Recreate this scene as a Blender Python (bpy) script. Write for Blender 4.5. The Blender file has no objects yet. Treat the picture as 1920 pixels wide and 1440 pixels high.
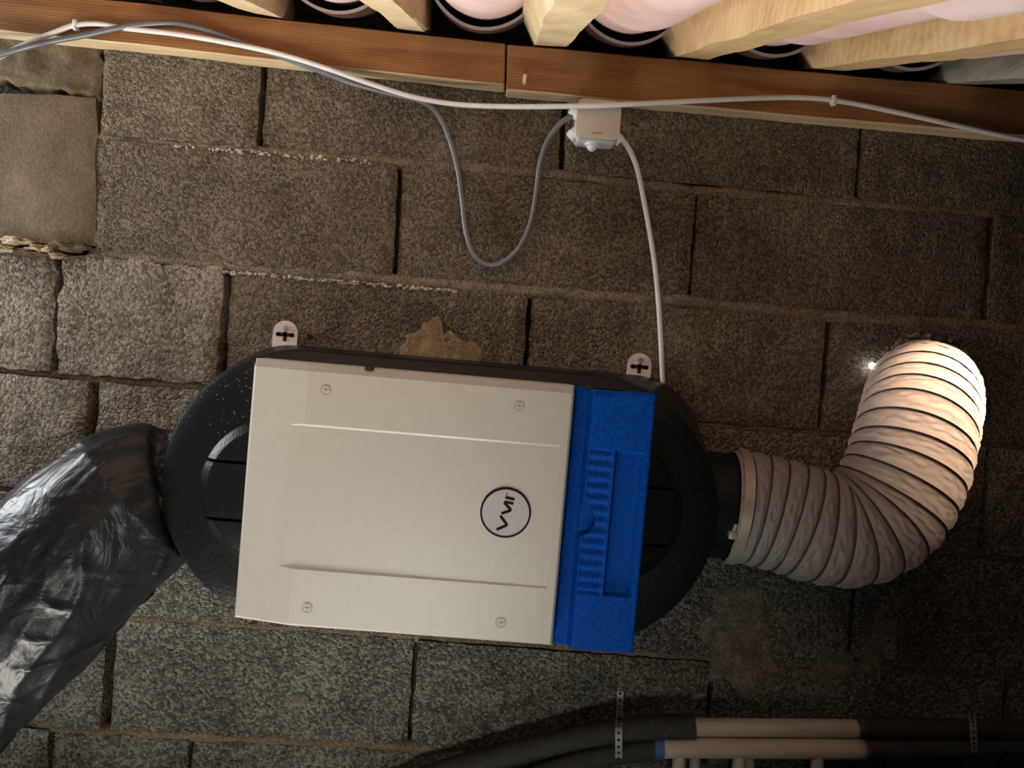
import bpy, bmesh, math, random
from mathutils import Vector, Matrix, noise

random.seed(7)
S = bpy.context.scene
COL = S.collection

# ------------------------------------------------------------------ camera
F = 1387.0
ROLL, YAW, PITCH = math.radians(4.45), math.radians(1.8), math.radians(1.2)
CAM = Vector((0.0, -1.26, 0.0))
fwd = Vector((math.sin(YAW) * math.cos(PITCH), math.cos(YAW) * math.cos(PITCH), -math.sin(PITCH)))
r0 = Vector((math.cos(YAW), -math.sin(YAW), 0)); u0 = r0.cross(fwd)
RGT = r0 * math.cos(ROLL) + u0 * math.sin(ROLL)
UPV = -r0 * math.sin(ROLL) + u0 * math.cos(ROLL)
cd = bpy.data.cameras.new('camera'); cam = bpy.data.objects.new('camera', cd); COL.objects.link(cam)
cd.sensor_width = 36.0; cd.lens = 36.0 * F / 1920.0; cd.clip_start = 0.02
cam.matrix_world = Matrix(((RGT.x, UPV.x, -fwd.x, CAM.x), (RGT.y, UPV.y, -fwd.y, CAM.y), (RGT.z, UPV.z, -fwd.z, CAM.z), (0, 0, 0, 1)))
S.camera = cam

# ------------------------------------------------------------------ world and lights
w = bpy.data.worlds.new('world'); S.world = w; w.use_nodes = True
w.node_tree.nodes['Background'].inputs[0].default_value = (0.75, 0.85, 1.0, 1)
w.node_tree.nodes['Background'].inputs[1].default_value = 0.01

def area(name, loc, target, sx, sy, energy, color, spread=180):
    d = bpy.data.lights.new(name, 'AREA'); d.shape = 'RECTANGLE'; d.size = sx; d.size_y = sy
    d.energy = energy; d.color = color; d.spread = math.radians(spread)
    o = bpy.data.objects.new(name, d); COL.objects.link(o); o.location = loc
    o.rotation_euler = (Vector(target) - Vector(loc)).to_track_quat('-Z', 'Y').to_euler()
    return o
area('assumed_hatch_light', (-0.60, -1.00, -1.40), (-0.58, -0.88, 0.0), 0.95, 0.95, 19, (1.0, 0.95, 0.86), 84)   # assumed floor hatch below left, unseen, taken from the light from below
area('added_grazing_light', (-1.48, -0.20, 0.28), (0.0, -0.16, -0.1), 0.3, 0.5, 12, (0.92, 0.96, 1.0))            # unseen grazing lamp added at the left, tuned for the wall's brightness falloff
area('assumed_window_light', (-1.49, -0.03, 0.02), (-1.0, -1.0, -0.1), 0.36, 0.62, 11, (0.85, 0.93, 1.0))             # assumed window lamp, unseen, added for highlights on the duct and casing rim
area('fill_behind_camera', (-0.1, -2.2, -1.0), (-0.2, 0.0, -0.35), 0.4, 0.4, 1.05, (0.98, 1.0, 0.92), 40)         # unseen fill lamp added behind the camera to lift cover and lower wall

S.view_settings.view_transform = 'Standard'; S.view_settings.look = 'None'
S.view_settings.exposure = 0.0; S.view_settings.gamma = 1.0; S.view_settings.use_curve_mapping = False

# ------------------------------------------------------------------ measuring helpers
def P(px, py, Y=0.0):
    d = fwd * F + RGT * (px - 960) + UPV * (720 - py)
    t = (Y - CAM.y) / d.y
    return CAM + d * t

# ------------------------------------------------------------------ object helpers
def obj(name, me, mat=None, parent=None, label=None, cat=None, group=None, kind=None):
    o = bpy.data.objects.new(name, me); COL.objects.link(o)
    if mat is not None and me is not None:
        if len(me.materials) == 0: me.materials.append(mat)
    if parent is not None: o.parent = parent
    if label: o['label'] = label
    if cat: o['category'] = cat
    if group: o['group'] = group
    if kind: o['kind'] = kind
    return o
def empty(name, loc, label=None, cat=None, group=None, kind=None):
    o = obj(name, None, None, None, label, cat, group, kind); o.location = loc; o.empty_display_size = 0.05
    return o
def mesh(name, verts, faces, smooth=False):
    me = bpy.data.meshes.new(name); me.from_pydata([tuple(v) for v in verts], [], faces)
    if smooth: me.polygons.foreach_set('use_smooth', [True] * len(me.polygons))
    me.update(); return me
def finish(bm, name, smooth=True, angle=40):
    bmesh.ops.recalc_face_normals(bm, faces=bm.faces[:])
    me = bpy.data.meshes.new(name); bm.to_mesh(me); bm.free()
    if smooth:
        me.polygons.foreach_set('use_smooth', [True] * len(me.polygons))
        me.set_sharp_from_angle(angle=math.radians(angle))
    return me
def box_bm(bm, c, s, rot=None):
    r = bmesh.ops.create_cube(bm, size=1.0)
    m = Matrix.Translation(Vector(c)) @ (rot if rot is not None else Matrix()) @ Matrix.Diagonal((s[0], s[1], s[2], 1))
    bmesh.ops.transform(bm, matrix=m, verts=r['verts']); return r['verts']
def bevel_all(bm, w, seg=2):
    bmesh.ops.bevel(bm, geom=bm.edges[:], offset=w, segments=seg, profile=0.6, affect='EDGES')
def cyl_bm(bm, p0, p1, r0_, r1_=None, n=24, cap=True):
    p0 = Vector(p0); p1 = Vector(p1); d = p1 - p0
    r = bmesh.ops.create_cone(bm, cap_ends=cap, segments=n, radius1=r0_, radius2=r0_ if r1_ is None else r1_, depth=d.length)
    q = Vector((0, 0, 1)).rotation_difference(d.normalized()).to_matrix().to_4x4()
    bmesh.ops.transform(bm, matrix=Matrix.Translation((p0 + p1) / 2) @ q, verts=r['verts'])
    return r['verts']
def catmull(pts, n):
    pts = [Vector(p) for p in pts]
    P_ = [pts[0] * 2 - pts[1]] + pts + [pts[-1] * 2 - pts[-2]]
    out = []
    for i in range(1, len(P_) - 2):
        a, b, c, d = P_[i - 1], P_[i], P_[i + 1], P_[i + 2]
        for k in range(n):
            t = k / n
            out.append(0.5 * ((2 * b) + (c - a) * t + (2 * a - 5 * b + 4 * c - d) * t * t + (3 * b - a - 3 * c + d) * t ** 3))
    out.append(pts[-1]); return out
def resample(pts, n):
    L = [0.0]
    for a, b in zip(pts, pts[1:]): L.append(L[-1] + (b - a).length)
    out = []; j = 0
    for i in range(n + 1):
        s = L[-1] * i / n
        while j < len(L) - 2 and L[j + 1] < s: j += 1
        t = (s - L[j]) / max(1e-9, L[j + 1] - L[j])
        out.append(pts[j].lerp(pts[j + 1], min(1, max(0, t))))
    return out, L[-1]
def frames(pts):
    T = []
    for i in range(len(pts)):
        a = pts[max(0, i - 1)]; b = pts[min(len(pts) - 1, i + 1)]
        T.append((b - a).normalized())
    ref = Vector((0, 0, 1)) if abs(T[0].z) < 0.9 else Vector((1, 0, 0))
    n = (ref - T[0] * ref.dot(T[0])).normalized(); out = []
    for t in T:
        n = (n - t * n.dot(t)).normalized(); out.append((t, n, t.cross(n)))
    return out
def tube_mesh(name, pts, rf, seg=12, caps=True):
    """sweep; rf(i, angle) -> radius or a number"""
    fr = frames(pts); V = []; Fc = []
    for i, (p, (t, n, b)) in enumerate(zip(pts, fr)):
        for k in range(seg):
            a = 2 * math.pi * k / seg
            r = rf(i, a) if callable(rf) else rf
            V.append(p + (n * math.cos(a) + b * math.sin(a)) * r)
    m = len(pts)
    for i in range(m - 1):
        for k in range(seg):
            k2 = (k + 1) % seg
            Fc.append((i * seg + k, i * seg + k2, (i + 1) * seg + k2, (i + 1) * seg + k))
    if caps:
        Fc.append(tuple(range(seg - 1, -1, -1))); Fc.append(tuple((m - 1) * seg + k for k in range(seg)))
    me = mesh(name, V, Fc, True); return me

# ------------------------------------------------------------------ materials
def new_mat(name):
    m = bpy.data.materials.new(name); m.use_nodes = True
    nt = m.node_tree; b = nt.nodes['Principled BSDF']
    return m, nt, b
def N(nt, t, **kw):
    n = nt.nodes.new(t)
    for k, v in kw.items():
        if k in ('inputs',):
            for kk, vv in v.items(): n.inputs[kk].default_value = vv
        else: setattr(n, k, v)
    return n
def ramp(nt, fac, stops):
    r = nt.nodes.new('ShaderNodeValToRGB'); e = r.color_ramp.elements
    e[0].position = stops[0][0]; e[0].color = (*stops[0][1], 1)
    e[1].position = stops[-1][0]; e[1].color = (*stops[-1][1], 1)
    for p, c in stops[1:-1]:
        q = e.new(p); q.color = (*c, 1)
    nt.links.new(fac, r.inputs[0]); return r
def coords(nt, scale=(1, 1, 1)):
    tc = N(nt, 'ShaderNodeTexCoord'); mp = N(nt, 'ShaderNodeMapping'); mp.inputs['Scale'].default_value = scale
    nt.links.new(tc.outputs['Object'], mp.inputs[0]); return mp.outputs[0]
def bump(nt, b, h, strength, dist, prev=None):
    n = N(nt, 'ShaderNodeBump'); n.inputs['Strength'].default_value = strength; n.inputs['Distance'].default_value = dist
    nt.links.new(h, n.inputs['Height'])
    if prev is not None: nt.links.new(prev.outputs[0], n.inputs['Normal'])
    nt.links.new(n.outputs[0], b.inputs['Normal']); return n
def plain(name, col, rough=0.5, metal=0.0, nz=0.0, nscale=60, var=0.08, spec=0.5):
    m, nt, b = new_mat(name); c = coords(nt)
    t = N(nt, 'ShaderNodeTexNoise'); t.inputs['Scale'].default_value = nscale; t.inputs['Detail'].default_value = 4
    nt.links.new(c, t.inputs['Vector'])
    lo = tuple(max(0, x * (1 - var)) for x in col); hi = tuple(min(1, x * (1 + var)) for x in col)
    r = ramp(nt, t.outputs['Fac'], [(0.3, lo), (0.7, hi)]); nt.links.new(r.outputs[0], b.inputs['Base Color'])
    b.inputs['Roughness'].default_value = rough; b.inputs['Metallic'].default_value = metal
    b.inputs['Specular IOR Level'].default_value = spec
    if nz: bump(nt, b, t.outputs['Fac'], nz, 0.002)
    return m
def rough_stone(name, lo, mid, hi, grain=170, bdist=0.006, bstr=1.0, big=6, coarse=1.0, cell=0.30):
    m, nt, b = new_mat(name); c = coords(nt)
    v = N(nt, 'ShaderNodeTexVoronoi', feature='F1'); v.inputs['Scale'].default_value = grain
    v2 = N(nt, 'ShaderNodeTexVoronoi', feature='F1'); v2.inputs['Scale'].default_value = grain * 0.47
    n1 = N(nt, 'ShaderNodeTexNoise'); n1.inputs['Scale'].default_value = grain * 0.55; n1.inputs['Detail'].default_value = 6; n1.inputs['Roughness'].default_value = 0.7
    n2 = N(nt, 'ShaderNodeTexNoise'); n2.inputs['Scale'].default_value = big; n2.inputs['Detail'].default_value = 6; n2.inputs['Roughness'].default_value = 0.6
    dist = N(nt, 'ShaderNodeTexNoise'); dist.inputs['Scale'].default_value = grain * 0.8; dist.inputs['Detail'].default_value = 3
    mx = N(nt, 'ShaderNodeVectorMath', operation='MULTIPLY_ADD'); mx.inputs[1].default_value = (0.9 / grain,) * 3
    for t in (n1, n2, dist): nt.links.new(c, t.inputs['Vector'])
    nt.links.new(dist.outputs['Color'], mx.inputs[0]); nt.links.new(c, mx.inputs[2])
    nt.links.new(mx.outputs[0], v.inputs['Vector']); nt.links.new(mx.outputs[0], v2.inputs['Vector'])
    h = N(nt, 'ShaderNodeMath', operation='MULTIPLY_ADD'); h.inputs[1].default_value = -0.8 * coarse
    nt.links.new(v.outputs['Distance'], h.inputs[0]); nt.links.new(n1.outputs['Fac'], h.inputs[2])
    h2 = N(nt, 'ShaderNodeMath', operation='MULTIPLY_ADD'); h2.inputs[1].default_value = -0.6 * coarse
    nt.links.new(v2.outputs['Distance'], h2.inputs[0]); nt.links.new(h.outputs[0], h2.inputs[2])
    bump(nt, b, h2.outputs[0], bstr, bdist)
    # colour: each grain of aggregate has its own tone, over broad cement clouds
    sep = N(nt, 'ShaderNodeSeparateColor'); nt.links.new(v.outputs['Color'], sep.inputs[0])
    cg = N(nt, 'ShaderNodeMix', data_type='FLOAT'); cg.inputs[0].default_value = cell
    nt.links.new(n2.outputs['Fac'], cg.inputs[2]); nt.links.new(sep.outputs[0], cg.inputs[3])
    r = ramp(nt, cg.outputs[0], [(0.26, lo), (0.5, mid), (0.76, hi)])
    nt.links.new(r.outputs[0], b.inputs['Base Color'])
    b.inputs['Roughness'].default_value = 0.9; b.inputs['Specular IOR Level'].default_value = 0.3
    return m
M = {}
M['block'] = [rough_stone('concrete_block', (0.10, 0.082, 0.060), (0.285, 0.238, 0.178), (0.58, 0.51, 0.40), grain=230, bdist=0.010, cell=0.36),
              rough_stone('concrete_block_warm_lit', (0.062, 0.048, 0.031), (0.172, 0.136, 0.093), (0.35, 0.284, 0.195), grain=270, bdist=0.007, cell=0.36),
              rough_stone('concrete_block_grey_lit', (0.065, 0.058, 0.046), (0.185, 0.166, 0.132), (0.44, 0.405, 0.33), grain=240, bdist=0.008, cell=0.42)]
M['core'] = rough_stone('wall_core', (0.03, 0.025, 0.02), (0.05, 0.042, 0.033), (0.08, 0.066, 0.05), grain=120)
M['mortar'] = rough_stone('bed_mortar', (0.12, 0.085, 0.052), (0.225, 0.163, 0.103), (0.34, 0.26, 0.175), grain=330, bdist=0.003, big=14, cell=0.35)
M['crumb'] = rough_stone('mortar_crumb', (0.34, 0.30, 0.235), (0.52, 0.47, 0.385), (0.68, 0.63, 0.54), grain=330, bdist=0.003, big=14)
M['plaster'] = rough_stone('smooth_mortar', (0.070, 0.049, 0.026), (0.132, 0.095, 0.053), (0.195, 0.144, 0.086), grain=260, bdist=0.0010, big=7, coarse=0.3, cell=0.18)
M['smear'] = rough_stone('mortar_smear', (0.13, 0.092, 0.05), (0.24, 0.172, 0.095), (0.40, 0.31, 0.19), grain=220, bdist=0.002, big=24, coarse=0.4, cell=0.15)
M['foam'] = rough_stone('old_foam', (0.22, 0.15, 0.09), (0.46, 0.36, 0.24), (0.72, 0.64, 0.5), grain=120, bdist=0.003, big=40, coarse=0.3, cell=0.2)

def wood(name, lo, mid, hi, axis='X', ring=70.0, rough=0.75, bd=0.0012, blotch=0.35):
    m, nt, b = new_mat(name)
    sc = {'X': (1.2, 14, 14), 'Y': (14, 1.2, 14)}[axis]
    c = coords(nt, sc); c0 = coords(nt)
    n = N(nt, 'ShaderNodeTexNoise'); n.inputs['Scale'].default_value = 3.0; n.inputs['Detail'].default_value = 6; n.inputs['Distortion'].default_value = 0.6
    nt.links.new(c, n.inputs['Vector'])
    wv = N(nt, 'ShaderNodeTexWave', wave_type='RINGS', rings_direction=axis); wv.inputs['Scale'].default_value = ring / 14.0
    wv.inputs['Distortion'].default_value = 5.0; wv.inputs['Detail'].default_value = 2.0; wv.inputs['Detail Scale'].default_value = 1.2
    nt.links.new(c, wv.inputs['Vector'])
    n2 = N(nt, 'ShaderNodeTexNoise'); n2.inputs['Scale'].default_value = 11; n2.inputs['Detail'].default_value = 5; nt.links.new(c0, n2.inputs['Vector'])
    a = N(nt, 'ShaderNodeMix', data_type='FLOAT'); a.inputs[0].default_value = 0.16; nt.links.new(n.outputs['Fac'], a.inputs[2]); nt.links.new(wv.outputs['Fac'], a.inputs[3])
    d = N(nt, 'ShaderNodeMix', data_type='FLOAT'); d.inputs[0].default_value = blotch; nt.links.new(a.outputs[0], d.inputs[2]); nt.links.new(n2.outputs['Fac'], d.inputs[3])
    r = ramp(nt, d.outputs[0], [(0.28, lo), (0.5, mid), (0.72, hi)]); nt.links.new(r.outputs[0], b.inputs['Base Color'])
    b.inputs['Roughness'].default_value = rough; b.inputs['Specular IOR Level'].default_value = 0.25
    bump(nt, b, a.outputs[0], 0.6, bd); return m
M['board'] = wood('stained_board', (0.14, 0.058, 0.02), (0.27, 0.12, 0.043), (0.40, 0.20, 0.085), 'X', rough=0.6)
M['board_under_lit'] = wood('board_underside_lit', (0.40, 0.27, 0.15), (0.55, 0.40, 0.24), (0.68, 0.53, 0.35), 'X')  # paler copy of the board wood: light from below put into the underside
M['rafter'] = wood('pine_rafter', (0.46, 0.285, 0.125), (0.63, 0.42, 0.21), (0.74, 0.54, 0.31), 'Y')
M['rafter_pale'] = wood('pale_pine_rafter', (0.52, 0.375, 0.205), (0.68, 0.52, 0.31), (0.78, 0.64, 0.43), 'Y')
M['rafter_grey'] = wood('grey_old_rafter', (0.17, 0.14, 0.10), (0.30, 0.27, 0.22), (0.42, 0.40, 0.35), 'Y', blotch=0.6)
def terracotta(name, lo, mid, hi):
    return rough_stone(name, lo, mid, hi, grain=90, bdist=0.0003, big=7, coarse=0.2, cell=0.06)
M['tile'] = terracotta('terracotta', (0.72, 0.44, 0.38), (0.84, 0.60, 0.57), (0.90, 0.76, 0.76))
M['tile_dark'] = terracotta('terracotta_dark', (0.05, 0.025, 0.018), (0.09, 0.045, 0.032), (0.15, 0.08, 0.06))  # much darker brown terracotta for the short end tiles and cover tiles
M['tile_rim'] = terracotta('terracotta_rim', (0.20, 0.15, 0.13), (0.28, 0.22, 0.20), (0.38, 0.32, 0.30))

# ventilation unit
def epp(name, col, speck, amount, rough=0.55, spec=0.3):
    m, nt, b = new_mat(name); c = coords(nt)
    v = N(nt, 'ShaderNodeTexVoronoi', feature='F1'); v.inputs['Scale'].default_value = 230; nt.links.new(c, v.inputs['Vector'])
    v2 = N(nt, 'ShaderNodeTexVoronoi', feature='F1'); v2.inputs['Scale'].default_value = 140; nt.links.new(c, v2.inputs['Vector'])
    n = N(nt, 'ShaderNodeTexNoise'); n.inputs['Scale'].default_value = 9; n.inputs['Detail'].default_value = 3; nt.links.new(c, n.inputs['Vector'])
    s = N(nt, 'ShaderNodeMath', operation='LESS_THAN'); s.inputs[1].default_value = 0.20; nt.links.new(v2.outputs['Distance'], s.inputs[0])
    g = N(nt, 'ShaderNodeMath', operation='GREATER_THAN'); g.inputs[1].default_value = 0.58 - amount; nt.links.new(n.outputs['Fac'], g.inputs[0])
    sx = N(nt, 'ShaderNodeSeparateXYZ'); nt.links.new(c, sx.inputs[0])
    lx = N(nt, 'ShaderNodeMath', operation='LESS_THAN'); lx.inputs[1].default_value = -0.2; nt.links.new(sx.outputs[0], lx.inputs[0])
    lz = N(nt, 'ShaderNodeMath', operation='GREATER_THAN'); lz.inputs[1].default_value = 0.06; nt.links.new(sx.outputs[2], lz.inputs[0])
    g1 = N(nt, 'ShaderNodeMath', operation='MULTIPLY'); nt.links.new(g.outputs[0], g1.inputs[0]); nt.links.new(lx.outputs[0], g1.inputs[1])
    g2 = N(nt, 'ShaderNodeMath', operation='MULTIPLY'); nt.links.new(g1.outputs[0], g2.inputs[0]); nt.links.new(lz.outputs[0], g2.inputs[1])
    k = N(nt, 'ShaderNodeMath', operation='MULTIPLY'); nt.links.new(s.outputs[0], k.inputs[0]); nt.links.new(g2.outputs[0], k.inputs[1])
    k2 = N(nt, 'ShaderNodeMath', operation='MULTIPLY'); k2.inputs[1].default_value = 0.55; nt.links.new(k.outputs[0], k2.inputs[0])
    mx = N(nt, 'ShaderNodeMix', data_type='RGBA'); nt.links.new(k2.outputs[0], mx.inputs[0])
    r = ramp(nt, v.outputs['Distance'], [(0.0, tuple(x * 1.25 for x in col)), (0.8, tuple(x * 0.75 for x in col))])
    nt.links.new(r.outputs[0], mx.inputs[6]); mx.inputs[7].default_value = (*speck, 1)
    nt.links.new(mx.outputs[2], b.inputs['Base Color']); b.inputs['Roughness'].default_value = rough
    b.inputs['Specular IOR Level'].default_value = spec
    bump(nt, b, v.outputs['Distance'], 0.15, 0.0015); return m
M['epp_black'] = epp('black_foam_plastic', (0.0060, 0.0065, 0.0065), (0.10, 0.115, 0.12), 0.25, 0.36, 0.22)
M['epp_blue'] = epp('blue_foam_plastic', (0.0010, 0.050, 0.29), (0.03, 0.10, 0.30), -0.3, 0.6, 0.06)
M['cover'] = plain('white_plastic_cover', (0.335, 0.316, 0.278), 0.42, var=0.02)
M['white'] = plain('white_painted_steel', (0.78, 0.73, 0.68), 0.4, var=0.03)
M['badge'] = plain('badge_print', (0.30, 0.285, 0.295), 0.5, var=0.02)
M['ink'] = plain('black_ink', (0.004, 0.0035, 0.0045), 0.6, spec=0.1)
M['zinc'] = plain('zinc_screw', (0.55, 0.57, 0.6), 0.3, metal=0.9)
M['hole'] = plain('hole_shade', (0.01, 0.009, 0.008), 0.9)  # near-black colour stands in for the shade inside holes and slots
M['boxplastic'] = plain('white_box_plastic', (0.75, 0.75, 0.75), 0.35, var=0.02)
M['boxlid_dim'] = plain('box_lid_dim_plastic', (0.50, 0.44, 0.38), 0.4, var=0.02)  # same white plastic, with dim warm light put into its colour
M['boxprint'] = plain('box_embossed_text', (0.35, 0.28, 0.22), 0.5)
M['cable'] = plain('white_cable_sheath', (0.66, 0.65, 0.62), 0.45, var=0.1, nscale=30)
M['cable_grey'] = plain('grey_cable_sheath', (0.14, 0.145, 0.155), 0.32, var=0.1, nscale=30)
M['beige'] = plain('beige_pipe', (0.52, 0.45, 0.35), 0.45, var=0.1, nscale=14)
M['sleeve'] = plain('dark_corrugated_sleeve', (0.036, 0.032, 0.023), 0.65, var=0.2)
M['strap'] = plain('galvanised_strap', (0.32, 0.31, 0.27), 0.5, metal=0.3)
M['bluecollar'] = plain('blue_collar', (0.05, 0.13, 0.3), 0.5)
M['clampmetal'] = plain('clamp_band', (0.42, 0.36, 0.30), 0.38, metal=0.5)
M['wire'] = plain('dark_spiral_wire', (0.035, 0.028, 0.03), 0.6)
M['tape'] = plain('tan_tape', (0.35, 0.2, 0.1), 0.6)
def bag_mat():
    m, nt, b = new_mat('black_polythene'); c = coords(nt, (1, 1, 1))
    b.inputs['Base Color'].default_value = (0.014, 0.014, 0.015, 1)
    n = N(nt, 'ShaderNodeTexNoise'); n.inputs['Scale'].default_value = 15; n.inputs['Detail'].default_value = 5; n.inputs['Distortion'].default_value = 0.9; n.inputs['Roughness'].default_value = 0.5
    nt.links.new(c, n.inputs['Vector'])
    n3 = N(nt, 'ShaderNodeTexNoise', noise_type='RIDGED_MULTIFRACTAL'); n3.inputs['Scale'].default_value = 13; n3.inputs['Detail'].default_value = 3; n3.inputs['Distortion'].default_value = 0.8
    nt.links.new(coords(nt, (0.8, 1, 1.3)), n3.inputs['Vector'])
    ms = N(nt, 'ShaderNodeMath', operation='MULTIPLY_ADD'); ms.inputs[1].default_value = 0.30; nt.links.new(n3.outputs['Fac'], ms.inputs[0]); nt.links.new(n.outputs['Fac'], ms.inputs[2])
    bump(nt, b, ms.outputs[0], 0.35, 0.02)
    b.inputs['Roughness'].default_value = 0.34; b.inputs['Specular IOR Level'].default_value = 0.26
    return m
M['bag'] = bag_mat()
def fabric_mat():
    m, nt, b = new_mat('white_duct_fabric'); c = coords(nt)
    b.inputs['Base Color'].default_value = (0.33, 0.315, 0.31, 1); b.inputs['Roughness'].default_value = 0.5
    v = N(nt, 'ShaderNodeTexVoronoi', feature='F1'); v.inputs['Scale'].default_value = 55; nt.links.new(c, v.inputs['Vector'])
    bp = bump(nt, b, v.outputs['Distance'], 0.25, 0.004)
    tr = N(nt, 'ShaderNodeBsdfTranslucent'); tr.inputs[0].default_value = (0.50, 0.36, 0.275, 1)
    nt.links.new(bp.outputs[0], tr.inputs['Normal'])
    mx = N(nt, 'ShaderNodeMixShader'); mx.inputs[0].default_value = 0.35
    nt.links.new(b.outputs[0], mx.inputs[1]); nt.links.new(tr.outputs[0], mx.inputs[2])
    nt.links.new(mx.outputs[0], nt.nodes['Material Output'].inputs[0]); return m
M['fabric'] = fabric_mat()
def glow_mat():
    m, nt, b = new_mat('daylight_leak'); b.inputs['Emission Color'].default_value = (0.92, 0.95, 1, 1); b.inputs['Emission Strength'].default_value = 25
    return m
M['leak'] = glow_mat()

# ================================================================== SETTING: block wall
def wall_line(pts):
    q = sorted(((P(x, y).x, P(x, y).z) for x, y in pts))
    def f(x):
        if x <= q[0][0]: a, b_ = q[0], q[1]
        elif x >= q[-1][0]: a, b_ = q[-2], q[-1]
        else:
            for i in range(len(q) - 1):
                if q[i][0] <= x <= q[i + 1][0]: a, b_ = q[i], q[i + 1]; break
        t = (x - a[0]) / (b_[0] - a[0]); t = max(-0.6, min(1.6, t))
        return a[1] + (b_[1] - a[1]) * t
    return f
J1 = wall_line([(180, 256), (640, 296), (1055, 326), (1300, 356), (1610, 378), (1920, 402)])
J2 = wall_line([(0, 462), (180, 478), (425, 499), (748, 526), (993, 547), (1300, 567), (1540, 592), (1850, 610)])
J3 = wall_line([(0, 692), (170, 710), (350, 724), (720, 755), (1370, 800), (1600, 816), (1900, 838)])
J4 = wall_line([(0, 916), (170, 930), (720, 975), (1370, 1012), (1845, 1044)])
J5 = wall_line([(0, 1142), (220, 1158), (420, 1174), (780, 1196), (1335, 1238), (1887, 1272)])
J6 = wall_line([(0, 1356), (210, 1376), (765, 1404), (1330, 1446), (1880, 1476)])
zt = J1(0) + 0.19; zb = J6(0) - 0.19
J0 = lambda x: J1(x) + 0.195
J7 = lambda x: J6(x) - 0.205

wall_core = obj('wall_back', None, None, kind='structure', label='rough concrete block wall behind the ventilation unit')
core = bmesh.new(); box_bm(core, (0.05, 0.14, -0.1), (2.9, 0.2, 1.75)); me = finish(core, 'wall_back', False)
bpy.data.objects.remove(wall_core); wall_core = obj('wall_back', me, M['core'], kind='structure', label='rough concrete block wall behind the ventilation unit')

def slab(name, TL, TR, BR, BL, mat, nx, nz, y0=0.0, back=0.045, rough=0.0022, edge=0.003, jit=0.002, seed=0.0, parent=None, freq=22, label=None):
    """block face: bilinear patch of corners (x, z) with worn edges, rough face and real depth"""
    TL, TR, BR, BL = [Vector((c[0], 0, c[1])) for c in (TL, TR, BR, BL)]
    V = []; Fc = []
    for j in range(nz + 1):
        t = j / nz
        for i in range(nx + 1):
            s = i / nx
            p = TL.lerp(TR, s).lerp(BL.lerp(BR, s), t)
            q = Vector((p.x * freq + seed, seed * 1.7, p.z * freq))
            d = noise.fractal(q, 0.9, 2.0, 4) * rough
            ed = (i in (0, nx)) or (j in (0, nz))
            if ed:
                d -= edge * (1 + 0.6 * noise.noise(q * 2.1))
                p = p + Vector((noise.noise(q * 1.9 + Vector((9, 0, 0))), 0, noise.noise(q * 1.9 + Vector((0, 9, 0))))) * jit
            p.y = y0 - d
            V.append(p)
    idx = lambda i, j: j * (nx + 1) + i
    for j in range(nz):
        for i in range(nx):
            Fc.append((idx(i, j), idx(i, j + 1), idx(i + 1, j + 1), idx(i + 1, j)))
    ring = [idx(i, 0) for i in range(nx + 1)] + [idx(nx, j) for j in range(1, nz + 1)] + [idx(i, nz) for i in range(nx - 1, -1, -1)] + [idx(0, j) for j in range(nz - 1, 0, -1)]
    base = len(V)
    for k in ring: V.append(Vector((V[k].x, y0 + back, V[k].z)))
    n = len(ring)
    for k in range(n):
        k2 = (k + 1) % n
        Fc.append((ring[k], ring[k2], base + k2, base + k))
    Fc.append(tuple(base + k for k in range(n)))
    bm = bmesh.new(); me = mesh(name, V, Fc); bm.from_mesh(me); bpy.data.meshes.remove(me)
    me = finish(bm, name, True, 55)
    return obj(name, me, mat, parent, label)

def jx(px, pyt, pyb):  # vertical joint measured at its two ends -> world x at top and bottom
    return P(px[0], pyt).x, P(px[1], pyb).x
rows = [
    (J0, J1, [((188, 182), 90, 252, .012), ((495, 485), 120, 275, .009), ((1058, 1052), 190, 320, .009), ((1614, 1606), 235, 370, .008)]),
    (J1, J2, [((176, 178), 262, 440, .006), ((750, 741), 312, 515, .009), ((1308, 1293), 365, 560, .006), ((1860, 1846), 430, 606, .010)]),
    (J2, J3, [((113, 103), 490, 690, .009), ((428, 418), 502, 660, .012), ((993, 986), 565, 672, .008), ((1553, 1540), 615, 770, .008)]),
    (J3, J4, [((176, 160), 715, 890, .016), ((722, 708), 760, 960, .008), ((1290, 1276), 800, 1000, .008), ((1853, 1842), 880, 1036, .010)]),
    (J4, J5, [((-60, -70), 930, 1140, .008), ((490, 476), 960, 1170, .008), ((1046, 1030), 1000, 1210, .008), ((1606, 1590), 1030, 1250, .008)]),
    (J5, J6, [((208, 196), 1180, 1370, .016), ((781, 766), 1200, 1398, .008), ((1336, 1327), 1245, 1345, .008), ((1889, 1882), 1290, 1330, .010)]),
    (J6, J7, [((96, 90), 1375, 1440, .006), ((357, 352), 1395, 1440, .007), ((905, 897), 1420, 1440, .008), ((1450, 1440), 1440, 1500, .008)]),
]
XL, XR = -1.28, 1.30
bn = 0
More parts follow.
